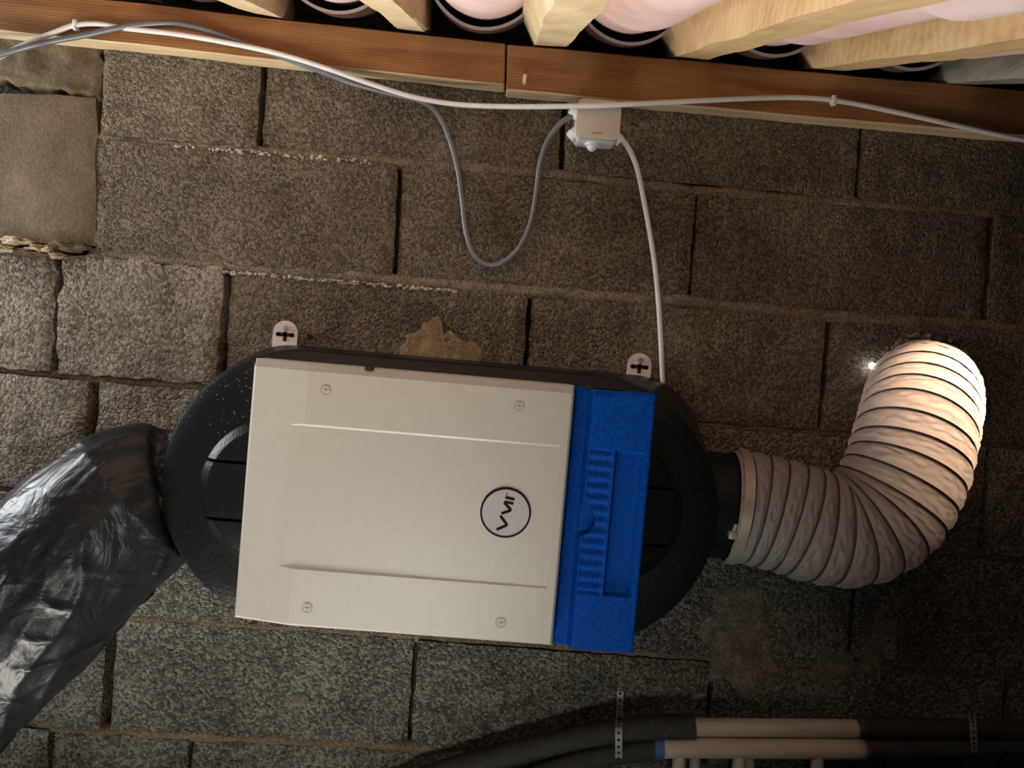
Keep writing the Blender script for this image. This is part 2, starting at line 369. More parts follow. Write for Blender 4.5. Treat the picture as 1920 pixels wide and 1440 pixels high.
for ri, (jt, jb, js) in enumerate(rows):
    edges = [((XL, XL), 0.0)] + [(jx(j[0], j[1], j[2]), j[3]) for j in js]
    nxt = edges[-1][0][0] + 0.505
    if nxt < XR - 0.05: edges.append(((nxt, nxt - 0.006), 0.008))
    edges.append(((XR, XR), 0.0))
    for k in range(len(edges) - 1):
        (xa, xab), wa = edges[k]; (xb, xbb), wb = edges[k + 1]
        if ri in (0, 1) and k == 0: continue           # smooth mortar infill stands there
        xa += wa / 2; xab += wa / 2; xb -= wb / 2; xbb -= wb / 2
        g = 0.0045
        nx = max(6, int((xb - xa) / 0.011)); nz = 18
        rnd = random.Random(ri * 17 + k)
        mat = M['block'][1] if (ri in (0, 1) or (ri == 2 and k >= 2)) else (M['block'][2] if ri >= 4 else M['block'][0])  # light put into block colour: paler left, warm brown above, grey below
        jit = 0.0075 if (ri == 2 and k in (0, 1)) else 0.0028
        slab('block', (xa, jt(xa) - g), (xb, jt(xb) - g), (xbb, jb(xbb) + g), (xab, jb(xab) + g), mat, nx, nz,
             y0=rnd.uniform(-0.004, 0.002) + (-0.006 if (ri == 2 and k <= 1) else 0), jit=jit, edge=0.0028, seed=bn * 3.7, parent=wall_core)
        bn += 1
# mortar beds: one strip between two courses, squeezed out unevenly
for k, (j, prx, th) in enumerate([(J1, 0.0015, .0085), (J2, -0.001, .010), (J3, 0.006, .008), (J4, 0.005, .008), (J5, 0.004, .010), (J6, 0.003, .010)]):
    xs = XL if k > 1 else P(178, 300).x
    n = 150; V = []; Fc = []
    for i in range(n + 1):
        x = xs + (XR - xs) * i / n; z = j(x)
        a = noise.noise(Vector((x * 14, k * 5.0, 1))) * 0.003; b_ = noise.noise(Vector((x * 17, k * 5.0, 7))) * 0.0035
        dpt = noise.fractal(Vector((x * 20, k * 3.0, 4)), 0.8, 2, 3) * 0.003
        for (dz, y) in ((th + a, prx + 0.03), (th + a, prx + 0.002 + dpt), (b_ * .5, prx - 0.001 + dpt), (-th + b_, prx + 0.003 + dpt), (-th + b_, prx + 0.03)):
            V.append((x, y, z + dz))
    for i in range(n):
        for q in range(4): Fc.append((i * 5 + q, i * 5 + q + 1, (i + 1) * 5 + q + 1, (i + 1) * 5 + q))
    obj('mortar_bed', mesh('mortar_bed', V, Fc, True), M['mortar'], wall_core)

# unseen window frame left of the view, added around the assumed window lamp
wf = bmesh.new()
for (x, z, sx, sz) in ((-1.69, .02, .04, .72), (-1.29, .02, .02, .72), (-1.49, .36, .42, .04), (-1.49, -.32, .42, .04), (-1.49, .02, .012, .66)):
    box_bm(wf, (x, 0.0, z), (sx, .05, sz))
obj('assumed_window_1', finish(wf, 'assumed_window_1', False), wood('assumed_window_wood', (0.2, 0.12, 0.07), (0.3, 0.2, 0.12), (0.4, 0.28, 0.18), 'X'), None, 'small unseen window frame added around the assumed window lamp', kind='structure')
# loose mortar crumbs that sit along the top arris of the third course
cb = bmesh.new(); rr = random.Random(4)
for i in range(420):
    px = rr.uniform(170, 860) if i < 340 else rr.uniform(330, 700)
    if i < 340: x = P(px, 500).x; z = J2(x) - 0.010 + rr.uniform(-.003, .002)
    else: x = P(px, 280).x; z = J1(x) - 0.004 + rr.uniform(-.003, .003)
    s = rr.uniform(.0012, .0034)
    r = bmesh.ops.create_icosphere(cb, subdivisions=1, radius=s)
    bmesh.ops.transform(cb, matrix=Matrix.Translation((x, -0.002 + rr.uniform(-.002, .002), z)) @ Matrix.Diagonal((rr.uniform(.8, 1.6), 1, rr.uniform(.6, 1.1), 1)), verts=r['verts'])
obj('mortar_crumbs', finish(cb, 'mortar_crumbs', False), M['crumb'], wall_core, 'pale crumbs of mortar along the block edges', kind='stuff')

# smooth mortar infill at the left end and the rough lump above it
def wp(x, y): q = P(x, y); return (q.x, q.z)
slab('mortar_infill', wp(-160, 172), wp(182, 182), wp(181, 462), wp(-160, 446), M['plaster'], 26, 22, y0=-0.004, rough=0.0030, edge=0.0012, jit=0.0035, seed=91, parent=wall_core, freq=10, label='smooth brown mortar patch at the left end')
slab('mortar_lump', wp(-160, 10), wp(192, 60), wp(186, 187), wp(-160, 118), M['plaster'], 44, 22, y0=0.0, rough=0.006, edge=0.004, jit=0.010, seed=57, parent=wall_core, freq=24, label='rough lumpy mortar under the beam')

# irregular mortar smears on the wall face: domed, thin at the rim
def smear(name, outline, mat, h=0.006, seed=0, parent=None, label=None):
    pts = [P(*p) for p in outline]; c = sum(pts, Vector()) / len(pts)
    dense = []
    m = len(pts)
    for i in range(m):
        for t in (0, .25, .5, .75): dense.append(pts[i].lerp(pts[(i + 1) % m], t))
    V = []; Fc = []; rings = 9; n = len(dense)
    for r in range(rings):
        k = 1 - r / rings
        for i, p in enumerate(dense):
            wob = 1 + (0.22 * noise.noise(Vector((p.x * 40, p.z * 40, seed))) + 0.14 * noise.noise(Vector((p.x * 110, p.z * 110, seed)))) * (k ** 0.5)
            q = c + (p - c) * k * wob
            hh = h * min(1, (1 - k) * 3.0) * (0.55 + 0.8 * abs(noise.fractal(Vector((q.x * 26, q.z * 26, seed)), 0.8, 2, 4)))
            V.append((q.x, 0.004 - 0.004 * min(1, r) - hh, q.z))
    V.append((c.x, -h * .8, c.z))
    for r in range(rings - 1):
        for i in range(n):
            i2 = (i + 1) % n
            Fc.append((r * n + i, r * n + i2, (r + 1) * n + i2, (r + 1) * n + i))
    for i in range(n): Fc.append(((rings - 1) * n + i, (rings - 1) * n + (i + 1) % n, len(V) - 1))
    b_ = bmesh.new(); me = mesh(name, V, Fc); b_.from_mesh(me); bpy.data.meshes.remove(me)
    return obj(name, finish(b_, name, True, 60), mat, parent, label)
smear('mortar_smear', [(700, 690), (745, 640), (770, 605), (800, 592), (826, 590), (832, 625), (850, 612), (872, 640), (905, 640), (935, 668), (950, 700), (820, 710)], M['smear'], 0.0045, 3, wall_core, 'ochre mortar smear above the unit')
cem = rough_stone('grey_cement_smear', (0.085, 0.068, 0.047), (0.195, 0.163, 0.122), (0.36, 0.325, 0.27), grain=200, bdist=0.004, big=30, coarse=0.7, cell=0.2)
smear('mortar_smear', [(1330, 1090), (1400, 1070), (1460, 1120), (1445, 1190), (1470, 1290), (1400, 1310), (1330, 1270), (1300, 1190)], cem, 0.005, 8, wall_core, 'grey cement smear beside the unit')
smear('mortar_smear', [(1530, 1220), (1590, 1210), (1610, 1250), (1580, 1290), (1530, 1285)], cem, 0.006, 12, wall_core)
smear('mortar_smear', [(1610, 1150), (1650, 1100), (1700, 1080), (1720, 1110), (1680, 1180), (1690, 1240), (1640, 1290), (1600, 1260)], cem, 0.005, 15, wall_core)
smear('mortar_smear', [(545, 1300), (560, 1296), (582, 1302), (586, 1316), (566, 1326), (548, 1318)], cem, 0.003, 18, wall_core, 'small round cement dab below the unit')
# old foam crumbling in the broken joint at the left end
for k, (px, py, sx, sz, sd) in enumerate([(34, 452, .026, .007, 1), (82, 468, .024, .008, 5), (112, 480, .013, .005, 9), (10, 466, .016, .007, 3), (128, 462, .034, .008, 21), (60, 474, .03, .006, 13)]):
    b_ = bmesh.new(); bmesh.ops.create_icosphere(b_, subdivisions=4, radius=1)
    c = P(px, py, -0.004)
    for v in b_.verts:
        q = v.co.copy(); f = 1 + 0.5 * noise.fractal(q * 1.7 + Vector((sd, 0, 0)), 1.0, 2, 3)
        v.co = Vector((c.x + q.x * sx * f, c.y + q.y * 0.014 * f, c.z + q.z * sz * f))
    obj('expanded_foam', finish(b_, 'expanded_foam', True, 50), M['foam'] if k < 4 else M['plaster'], wall_core)
# drilled hole next to the bracket: a solid black plug stands in for its shade
b_ = bmesh.new(); c = P(582, 632); cyl_bm(b_, (c.x, -0.005, c.z), (c.x, 0.02, c.z), 0.0042, n=14)
obj('drill_hole', finish(b_, 'drill_hole'), M['hole'], wall_core, 'small drill hole drawn as a black plug')

# ================================================================== roof: boards, rafters, tiles
def board(name, tl, tr, br, bl, thick, label, seed, under):
    # front face corners in picture measured on the front plane
    V = []
    for p in (tl, tr, br, bl): V.append(P(*p, -thick))
    back = []
    for i, v in enumerate(V): back.append(Vector((v.x, 0.012 if i < 2 else under, v.z)))
    b_ = bmesh.new(); vs = [b_.verts.new(v) for v in V + back]
    for f in ((3, 2, 1, 0), (4, 5, 6, 7), (0, 1, 5, 4), (1, 2, 6, 5), (2, 3, 7, 6), (3, 0, 4, 7)): b_.faces.new([vs[i] for i in f])
    bmesh.ops.subdivide_edges(b_, edges=[e for e in b_.edges if e.calc_length() > .4], cuts=40, use_grid_fill=True)
    for v in b_.verts:
        q = Vector((v.co.x * 6 + seed, v.co.y * 6, v.co.z * 9))
        v.co.z += noise.noise(q) * 0.0022 + noise.noise(q * 7) * 0.0006
    bmesh.ops.recalc_face_normals(b_, faces=b_.faces[:])
    bmesh.ops.bevel(b_, geom=[e for e in b_.edges if e.calc_face_angle(0) > .8], offset=0.002, segments=1, affect='EDGES')
    me = finish(b_, name, False)
    me.materials.append(M['board']); me.materials.append(M['board_under_lit'])
    for p in me.polygons:
        if p.normal.z < -0.6: p.material_index = 1
    return obj(name, me, None, None, label, 'board')
BT = 0.034
board('wall_board', (-160, -42), (948, 82), (946, 160), (-160, 40), BT, 'long brown board fixed along the wall top, left piece with clipped cables', 1.0, 0.0)
board('wall_board', (951, 82), (2080, 184), (2080, 270), (949, 169), BT, 'brown board along the wall top, right piece behind the junction box', 9.0, 0.0)

SL = math.radians(19.0)
ax = Vector((0, -math.cos(SL), -math.sin(SL))); nrm = Vector((0, math.sin(SL), -math.cos(SL)))  # down slope towards the camera / out of underside
def rafter(pxl, pxr, py, wscale, mat, label, h=0.10, y_end=-0.012, length=1.55, seed=0, twist=0.0, name='rafter', hexa=True):
    a = P(pxl, py, y_end - 0.01); b2 = P(pxr, py, y_end - 0.01)
    wd = (b2 - a).length * wscale; c = (a + b2) / 2
    b_ = bmesh.new(); n = 60; V = []
    prof = [(-.98, .42), (-.5, 0), (.5, 0), (.92, .40), (.95, 1.1), (-1.0, 1.1)]
    if not hexa: prof = [(-.5, .05), (-.45, 0), (.45, 0), (.5, .05), (.5, 1.1), (-.5, 1.1)]
    rows_ = []
    for i in range(n + 1):
        s = length * i / n - 0.05
        o = c + ax * s
        ring = []
        for k, (u, v) in enumerate(prof):
            q = Vector((s * 7 + seed, k * 3.1, seed))
            du = noise.noise(q) * 0.004 + noise.noise(q * 5) * 0.0012; dv = noise.noise(q + Vector((0, 50, 0))) * 0.004 + noise.noise(q * 6) * .001
            tw = twist * s
            ring.append(b_.verts.new(o + Vector((1, 0, 0)) * (u * wd + du + tw) - nrm * (v * h + dv)))
        rows_.append(ring)
    m = len(prof)
    for i in range(n):
        for k in range(m):
            k2 = (k + 1) % m
            b_.faces.new((rows_[i][k], rows_[i][k2], rows_[i + 1][k2], rows_[i + 1][k]))
    b_.faces.new(rows_[0]); b_.faces.new(rows_[-1][::-1])
    o = obj(name, finish(b_, name, True, 30), mat, None, label, 'rafter', 'rafters under the tiles')
    return c, wd
RF = []
spec = [(222, 280, -2, 'rafter', 'leftmost rafter, its end just peeking in at the top edge', 4),
        (478, 536, 30, 'rafter_pale', 'short pale rafter end above the double cables', 1),
        (746, 802, 58, 'rafter_pale', 'pale sawn rafter left of the board joint', 2),
        (1003, 1062, 88, 'rafter_pale', 'pale rafter with saw marks right above the board joint', 3),
        (1266, 1326, 110, 'rafter', 'thick golden rafter above and right of the junction box', 6),
        (1520, 1576, 132, 'rafter', 'smooth golden rafter running to the right edge', 7),
        (1766, 1826, 158, 'rafter_grey', 'grey weathered rafter end at the upper right corner', 8)]
for a_, b2, py, mt, lab, sd in spec:
    RF.append(rafter(a_, b2, py, 1.0, M[mt], lab, seed=sd * 11.3, hexa=sd in (3, 6, 7)))

ceiling = empty('ceiling', (0, 0, 0), 'underside of a clay tile roof on rafters', None, None, 'structure')
bpy.context.view_layer.update()
def half_pipe(name, cx, cz, y0_, s0, s1, r0_, r1_, up, mat, thick=0.013, arc=164, nseg=22, rim=None, seed=0.0):
    """canal tile: half pipe along the slope, sagging below (up=-1) or arching above (up=+1)"""
    b_ = bmesh.new(); base = Vector((cx, y0_, cz)); ns = 8
    grid = {}
    for i in range(ns + 1):
        s = s0 + (s1 - s0) * i / ns; r = r0_ + (r1_ - r0_) * i / ns
        for lay in (0, 1):
            for k in range(nseg + 1):
                a = math.radians(-arc / 2 + arc * k / nseg)
                rr_ = r - lay * thick
                wv = 1 + 0.012 * noise.noise(Vector((s * 6, a * 1.5, seed)))
                grid[i, lay, k] = b_.verts.new(base + ax * s + Vector((1, 0, 0)) * math.sin(a) * rr_ * wv + (nrm if up < 0 else -nrm) * math.cos(a) * rr_ * wv)
    for i in range(ns):
        for k in range(nseg):
            for lay in (0, 1): b_.faces.new((grid[i, lay, k], grid[i, lay, k + 1], grid[i + 1, lay, k + 1], grid[i + 1, lay, k]))
        for k in (0, nseg): b_.faces.new((grid[i, 0, k], grid[i, 1, k], grid[i + 1, 1, k], grid[i + 1, 0, k]))
    endf = []
    for i in (0, ns):
        for k in range(nseg):
            f = b_.faces.new((grid[i, 0, k], grid[i, 0, k + 1], grid[i, 1, k + 1], grid[i, 1, k]))
            f.material_index = 1 if i == ns else 0
    me = finish(b_, name, True, 35); me.materials.append(mat); me.materials.append(rim or mat)
    return obj(name, me, None, ceiling)
# gutter tiles hang between the rafters, cover tiles bridge over them
for i in range(len(RF) - 1):
    (ca, wa), (cb_, wb) = RF[i], RF[i + 1]
    c = (ca + cb_) / 2; r = 0.097; rg = random.Random(i)
    lap = 0.20 + rg.uniform(-.03, .03)
    def gut(off, s0, s1, ra_, rb_, mat, rim, sd, th=0.013):
        q = c - nrm * (ra_ + off)
        half_pipe('roof_tile', q.x, q.z, q.y, s0, s1, ra_, rb_, -1, mat, rim=rim, seed=sd, thick=th, arc=120)
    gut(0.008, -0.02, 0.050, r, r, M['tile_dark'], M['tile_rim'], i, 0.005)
    gut(0.026, 0.01, lap + 0.06, r * 0.96, r * 0.98, M['tile'], M['tile'], i + 20)
    gut(0.016, lap, lap + 0.45, r, r, M['tile'], M['tile'], i + 40)
    gut(0.006, lap + 0.40, lap + 0.9, r, r, M['tile'], M['tile'], i + 60)
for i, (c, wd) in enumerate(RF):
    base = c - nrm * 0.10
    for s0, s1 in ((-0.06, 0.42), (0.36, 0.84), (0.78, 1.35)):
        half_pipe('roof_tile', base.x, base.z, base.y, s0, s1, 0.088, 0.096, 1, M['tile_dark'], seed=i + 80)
# small wall-top mortar ledge in the dark behind the rafters
zc = P(960, 60).z

# ================================================================== ventilation unit
YF = -0.270                     # front plane of the cover
c4 = [P(470, 672, YF), P(1080, 722, YF), P(1035, 1213, YF), P(430, 1165, YF)]
UC = sum(c4, Vector()) / 4
e1 = ((c4[1] - c4[0]) + (c4[2] - c4[3])); ang = math.atan2(e1.z, e1.x)
E1 = Vector((math.cos(ang), 0, math.sin(ang))); E2 = Vector((-math.sin(ang), 0, math.cos(ang)))
CW = ((c4[1] - c4[0]).length + (c4[2] - c4[3]).length) / 2; CH = ((c4[3] - c4[0]).length + (c4[2] - c4[1]).length) / 2
unit = empty('ventilation_unit', (UC.x, 0, UC.z), 'black rounded ventilation unit with white cover and blue filter drawer hung on the block wall', 'ventilation unit')
unit.rotation_euler = (0, -ang, 0)
bpy.context.view_layer.update()
def L(px, py, Y):               # picture point on depth Y -> unit's own u, v
    q = P(px, py, Y) - Vector((UC.x, 0, UC.z)); return q.dot(E1), q.dot(E2)

# ---- body: rounded shell, wider at the wall, domed ends
YB = -0.190
cl = L(566, 915, YB); cr = L(1090, 957, YB)
ra = abs(L(302, 915, YB)[0] - cl[0])
vm = (cl[1] + cr[1]) / 2
def rrect(uc, vc, hw, hh, rad, n=20):
    out = []
    for q, (su, sv) in enumerate(((1, 1), (-1, 1), (-1, -1), (1, -1))):
        for k in range(n + 1):
            a = math.pi / 2 * (q + k / n)
            out.append((uc + su * (hw - rad) + rad * math.cos(a), vc + sv * (hh - rad) + rad * math.sin(a)))
    return out
uL, uR = L(398, 900, 0.0)[0], L(1300, 960, 0.0)[0]
tb = L(850, 673, 0.0)[1]; uB = (uL + uR) / 2; hB = (uR - uL) / 2; hhB = ra * 0.97; vB_ = tb - hhB
uF = (cl[0] + cr[0]) / 2; hF = (cr[0] - cl[0]) / 2 + ra + 0.004
loops = []
for (Y, t, din) in ((-0.002, 0.0, 0), (-0.09, 0.45, 0), (YB + 0.030, 0.93, 0), (YB + 0.010, 1.0, 0), (YB + 0.003, 1.0, .003), (YB, 1.0, .009), (YB - 0.005, 1.0, .035), (YB - 0.008, 1.0, .085)):
    mixf = lambda p, q: p + (q - p) * t
    hh_ = mixf(hhB, ra) - din
    loops.append((Y, rrect(mixf(uB, uF), mixf(vB_, vm), mixf(hB, hF) - din, hh_, min(hh_ - .0005, mixf(0.12, ra) - din * .6))))
b_ = bmesh.new(); R_ = []
for Y, st in loops: R_.append([b_.verts.new((u, Y, v)) for u, v in st])
n = len(R_[0])
for i in range(len(R_) - 1):
    for k in range(n):
        k2 = (k + 1) % n; b_.faces.new((R_[i][k], R_[i][k2], R_[i + 1][k2], R_[i + 1][k]))
b_.faces.new(R_[-1]); b_.faces.new(R_[0][::-1])
body = obj('body', finish(b_, 'body', True, 35), M['epp_black'], unit, 'black moulded foam casing with rounded ends')
# raised round end plates split by two grooves
def end_plate(uc, vc, side):
    R1 = abs(L(365, 925, YB)[0] - L(511, 925, YB)[0])
    bounds = [-R1 - .001, -0.043, 0.039, R1 + .001]
    root = None
    for i in range(3):
        lo, hi = bounds[i] + 0.0022, bounds[i + 1] - 0.0022
        b_ = bmesh.new(); ring0 = []; ring1 = []; ring2 = []
        def seg(R, y):
            pts = []
            h2 = min(hi, R - .0005); l2 = max(lo, -R + .0005)
            a0 = math.asin(l2 / R); a1 = math.asin(h2 / R); n_ = 18
            for k in range(n_ + 1):
                a = a0 + (a1 - a0) * k / n_; pts.append((uc + side * R * math.cos(a), vc + R * math.sin(a)))
            pts.append((uc - side * 0.02, vc + h2)); pts.append((uc - side * 0.02, vc + l2))
            return [b_.verts.new((u, y, v)) for u, v in pts]
        A = seg(R1, YB - 0.004); B = seg(R1 - 0.016, YB - 0.018); C = seg(R1 - 0.019, YB - 0.0195)
        for X, Z in ((A, B), (B, C)):
            for k in range(len(X)):
                k2 = (k + 1) % len(X); b_.faces.new((X[k], X[k2], Z[k2], Z[k]))
        b_.faces.new(C); b_.faces.new(A[::-1])
        obj('end_plate', finish(b_, 'end_plate', True, 30), M['epp_black'], unit)
ue, ve = L(511, 925, YB - .02); end_plate(ue, ve, -1)
ur, vr = L(1145, 960, YB - .02); end_plate(ur, vr, 1)

# ---- generic moulded panel from a height field (h measured towards the room)
def panel(name, us, vs, hf, yfront, depth, mat, parent, round_=0.004, sharp=28, label=None):
    V = []; Fc = []; nu, nv = len(us), len(vs)
    for j, v in enumerate(vs):
        for i, u in enumerate(us):
            V.append((u, yfront - hf(u, v), v))
    idx = lambda i, j: j * nu + i
    for j in range(nv - 1):
        for i in range(nu - 1): Fc.append((idx(i, j), idx(i + 1, j), idx(i + 1, j + 1), idx(i, j + 1)))
    ring = [idx(i, 0) for i in range(nu)] + [idx(nu - 1, j) for j in range(1, nv)] + [idx(i, nv - 1) for i in range(nu - 2, -1, -1)] + [idx(0, j) for j in range(nv - 2, 0, -1)]
    cu, cv = (us[0] + us[-1]) / 2, (vs[0] + vs[-1]) / 2
    prev = ring
    for (out, dy) in ((round_ * .55, round_ * .35), (round_, round_ * 1.1), (round_ + .0005, None)):
        cur = []
        for k in ring:
            u, y, v = V[k]
            uu = u + (out if u >= us[-1] - 1e-9 else (-out if u <= us[0] + 1e-9 else 0))
            vv = v + (out if v >= vs[-1] - 1e-9 else (-out if v <= vs[0] + 1e-9 else 0))
            yy = yfront + depth if dy is None else y + dy
            V.append((uu, yy, vv)); cur.append(len(V) - 1)
        n_ = len(ring)
        for k in range(n_):
            k2 = (k + 1) % n_; Fc.append((prev[k], cur[k], cur[k2], prev[k2]))
        prev = cur
    Fc.append(tuple(prev))
    b_ = bmesh.new(); me = mesh(name, V, Fc); b_.from_mesh(me); bpy.data.meshes.remove(me)
    return obj(name, finish(b_, name, True, sharp), mat, parent, label)
def lin(a, b, n): return [a + (b - a) * i / n for i in range(n + 1)]

# ---- white cover
hu, hv = CW / 2 - 0.004, CH / 2 - 0.004
u_cr = L(575, 740, YF)[0]; u_ch = L(556, 900, YF)[0]
v_up = (L(560, 796, YF)[1] + L(1060, 834, YF)[1]) / 2; v_dn = (L(540, 1067, YF)[1] + L(1035, 1104, YF)[1]) / 2
slope = 0.20
def ch_depth(u):
    t = (u - u_ch) / (hu - 0.012 - u_ch); return 0.0036 - 0.0026 * max(0, min(1, t))
def h_cover(u, v):
    h = 0.0
    if v_dn <= v <= v_up and u < hu - 0.010:
        d = ch_depth(u); e = min(v_up - v, v - v_dn)
        h = -d * min(1, e / 0.0030)
    h = min(h, (u - u_cr) * slope)
    return h - 0.9 * max(0.0, v - (hv - 0.007))
us = sorted(set([round(x, 6) for x in lin(-hu, u_ch - .004, 8) + lin(u_ch - .004, u_cr + .004, 24) + lin(u_cr + .004, hu - 0.0101, 24) + [hu - 0.0099, hu]]))
vs = sorted(set([round(x, 6) for x in lin(-hv, v_dn, 8) + lin(v_dn, v_dn + .003, 3) + lin(v_dn + .003, v_up - .003, 12) + lin(v_up - .003, v_up, 3) + lin(v_up, hv - .0075, 8) + lin(hv - .007, hv, 3)]))
cover = panel('cover', us, vs, h_cover, YF, 0.075, M['cover'], unit, 0.004, 12, 'off-white plastic front cover')
# moulded screw caps
for k, (px, py) in enumerate([(611, 731), (974, 761), (576, 1139), (939, 1167)]):
    u, v = L(px, py, YF); r = 0.0068
    b_ = bmesh.new(); V = []
    for kk in range(28):
        pass
    cyl_bm(b_, (u, YF + 0.002, v), (u, YF - 0.0006, v), r - 0.0009, r - 0.0013, n=28)
    cap = obj('screw_cap', finish(b_, 'screw_cap'), M['cover'], unit)
    ringp = [Vector((u + r * math.cos(2 * math.pi * q / 28), YF, v + r * math.sin(2 * math.pi * q / 28))) for q in range(29)]
    me = tube_mesh('cap_groove_shade', ringp, 0.0005, 6, False); obj('cap_groove_shade', me, plain('cap_groove_shade', (0.25, 0.23, 0.2), 0.6) if k == 0 else bpy.data.materials['cap_groove_shade'], cap)  # darker raised ring and cross stand in for shade in the grooves
    b_ = bmesh.new(); box_bm(b_, (u, YF - 0.0007, v), (0.0095, 0.0006, 0.0012)); box_bm(b_, (u, YF - 0.0007, v), (0.0012, 0.0006, 0.0095))
    obj('cross_slot', finish(b_, 'cross_slot', False), bpy.data.materials['cap_groove_shade'], cap)
# small dark catch in the top edge
u, v = L(693, 690, YF + .01); b_ = bmesh.new(); box_bm(b_, (u, YF + 0.010, CH / 2 - 0.0005), (0.012, 0.014, 0.006)); bevel_all(b_, .0015, 1)
obj('edge_notch', finish(b_, 'edge_notch', False), M['hole'], unit)

# ---- badge with the letters V M I
YBd = YF + ch_depth(L(948, 961, YF)[0])
bu, bv = L(948, 961, YF); br_ = 0.0338
b_ = bmesh.new(); cyl_bm(b_, (bu, YBd + 0.003, bv), (bu, YBd - 0.0008, bv), br_ - .0012, n=64)
badge = obj('badge', finish(b_, 'badge'), M['badge'], unit, 'round grey badge with black ring and lettering')
b_ = bmesh.new(); n = 64; rg = []
for k in range(n):
    a = 2 * math.pi * k / n; dx, dz = math.cos(a), math.sin(a)
    wd = 0.0020 + 0.0008 * max(0, dz)
    ro, ri_ = br_ + .0004, br_ - wd
    rg.append([b_.verts.new((bu + ro * dx, YBd, bv + ro * dz)), b_.verts.new((bu + ro * dx, YBd - .0013, bv + ro * dz)), b_.verts.new((bu + ri_ * dx, YBd - .0013, bv + ri_ * dz)), b_.verts.new((bu + ri_ * dx, YBd, bv + ri_ * dz))])
for k in range(n):
    k2 = (k + 1) % n
    for q in range(4): b_.faces.new((rg[k][q], rg[k][(q + 1) % 4], rg[k2][(q + 1) % 4], rg[k2][q]))
obj('badge_ring', finish(b_, 'badge_ring'), M['ink'], badge)
def stroke(name, pts, wd):
    # pts in picture pixels of the 120 px wide enlargement (x12)
    Q = []
    for x, y in pts: Q.append(Vector(L(890 + x / 12.0, 900 + y / 12.0, YBd)))
    b_ = bmesh.new(); Lf = []; Rt = []
    for i, q in enumerate(Q):
        a = (q - Q[i - 1]).normalized() if i else (Q[1] - q).normalized()
        c = (Q[i + 1] - q).normalized() if i < len(Q) - 1 else a
        t = (a + c).normalized(); nn = Vector((-t.y, t.x)); k = min(2.0, 1 / max(.45, nn.dot(Vector((-a.y, a.x)))))
        Lf.append(q + nn * wd / 2 * k); Rt.append(q - nn * wd / 2 * k)
    y1, y2 = YBd - .0008, YBd - .0012
    vv = [[b_.verts.new((p.x, y, p.y)) for p in lst] for lst in (Lf, Rt) for y in (y2, y1)]
    for i in range(len(Q) - 1):
        b_.faces.new((vv[0][i], vv[0][i + 1], vv[2][i + 1], vv[2][i])); b_.faces.new((vv[1][i], vv[1][i + 1], vv[0][i + 1], vv[0][i])); b_.faces.new((vv[2][i], vv[2][i + 1], vv[3][i + 1], vv[3][i]))
    for i in (0, -1): b_.faces.new((vv[0][i], vv[1][i], vv[3][i], vv[2][i]))
    obj(name, finish(b_, name, False), M['ink'], badge)
wl = 0.0037
stroke('letter', [(492, 1112), (705, 1022), (716, 1005), (712, 985), (600, 832), (592, 812), (598, 798)], wl)
stroke('letter', [(602, 752), (785, 690), (802, 672), (795, 648), (700, 545), (680, 515), (692, 497), (715, 495), (872, 528)], wl)
stroke('letter', [(690, 385), (895, 432)], wl)
stroke('letter', [(712, 350), (728, 290)], 0.0012)

# ---- blue filter drawer
YD = -0.256
ul = L(1083, 900, YD)[0]
duL = (L(1088, 728, YD)[0] + L(1044, 1212, YD)[0]) / 2; duR = (L(1225, 735, YD)[0] + L(1187, 1220, YD)[0]) / 2
dvT = (L(1090, 732, YD)[1] + L(1220, 742, YD)[1]) / 2; dvB = (L(1050, 1214, YD)[1] + L(1187, 1221, YD)[1]) / 2
ush = (L(1104, 850, YD)[0] + L(1078, 1105, YD)[0]) / 2     # shoulder where the front face begins
uri = (L(1150, 850, YD)[0] + L(1130, 1105, YD)[0]) / 2     # right end of the ribs
ur0 = (L(1152, 850, YD)[0] + L(1134, 1105, YD)[0]) / 2; ur1 = (L(1205, 855, YD)[0] + L(1190, 1105, YD)[0]) / 2
vT = (L(1110, 842, YD)[1] + L(1150, 846, YD)[1]) / 2; vB = (L(1090, 1113, YD)[1] + L(1130, 1116, YD)[1]) / 2
nu_, nv_ = L(1086, 975, YD)
sm = lambda x, a, b: max(0.0, min(1.0, (x - a) / (b - a)))
def h_blue(u, v):
    h = -0.016 * (1 - sm(u, ush - 0.004, ush + .001))
    inz = sm(v, vB - .001, vB + .002) * (1 - sm(v, vT - .002, vT + .001))
    if inz > 0:
        ribs = 0.5 + 0.5 * math.cos(2 * math.pi * (v - vB) / ((vT - vB) / 13.0))
        ru = sm(u, ush + .001, ush + .004) * (1 - sm(u, uri - .004, uri - .001))
        h -= 0.0035 * ribs * ru * inz
        rc = sm(u, ur0, ur0 + .003) * (1 - sm(u, ur1 - .006, ur1))
        h -= 0.010 * rc * inz
    d = math.hypot(u - nu_, v - nv_)
    if d < 0.0215: h = min(h, -0.013)
    # scooped grip in the top edge
    g = math.hypot((u - (duL + .035)) / 0.025, (v - dvT) / 0.006)
    if g < 1: h -= 0.004 * (1 - g)
    return h
panel('filter_drawer', lin(duL, duR, 64), lin(dvB, dvT, 210), h_blue, YD, 0.065, M['epp_blue'], unit, 0.003, 45, 'blue foam filter drawer with ribbed grip')
# finger notch in the drawer's top, its shade drawn as a black bar
b_ = bmesh.new(); box_bm(b_, (duL + .036, YD + .020, dvT + .0045), (0.052, 0.016, 0.003)); bevel_all(b_, .0012, 1)
obj('grip_slot', finish(b_, 'grip_slot', False), M['hole'], unit)

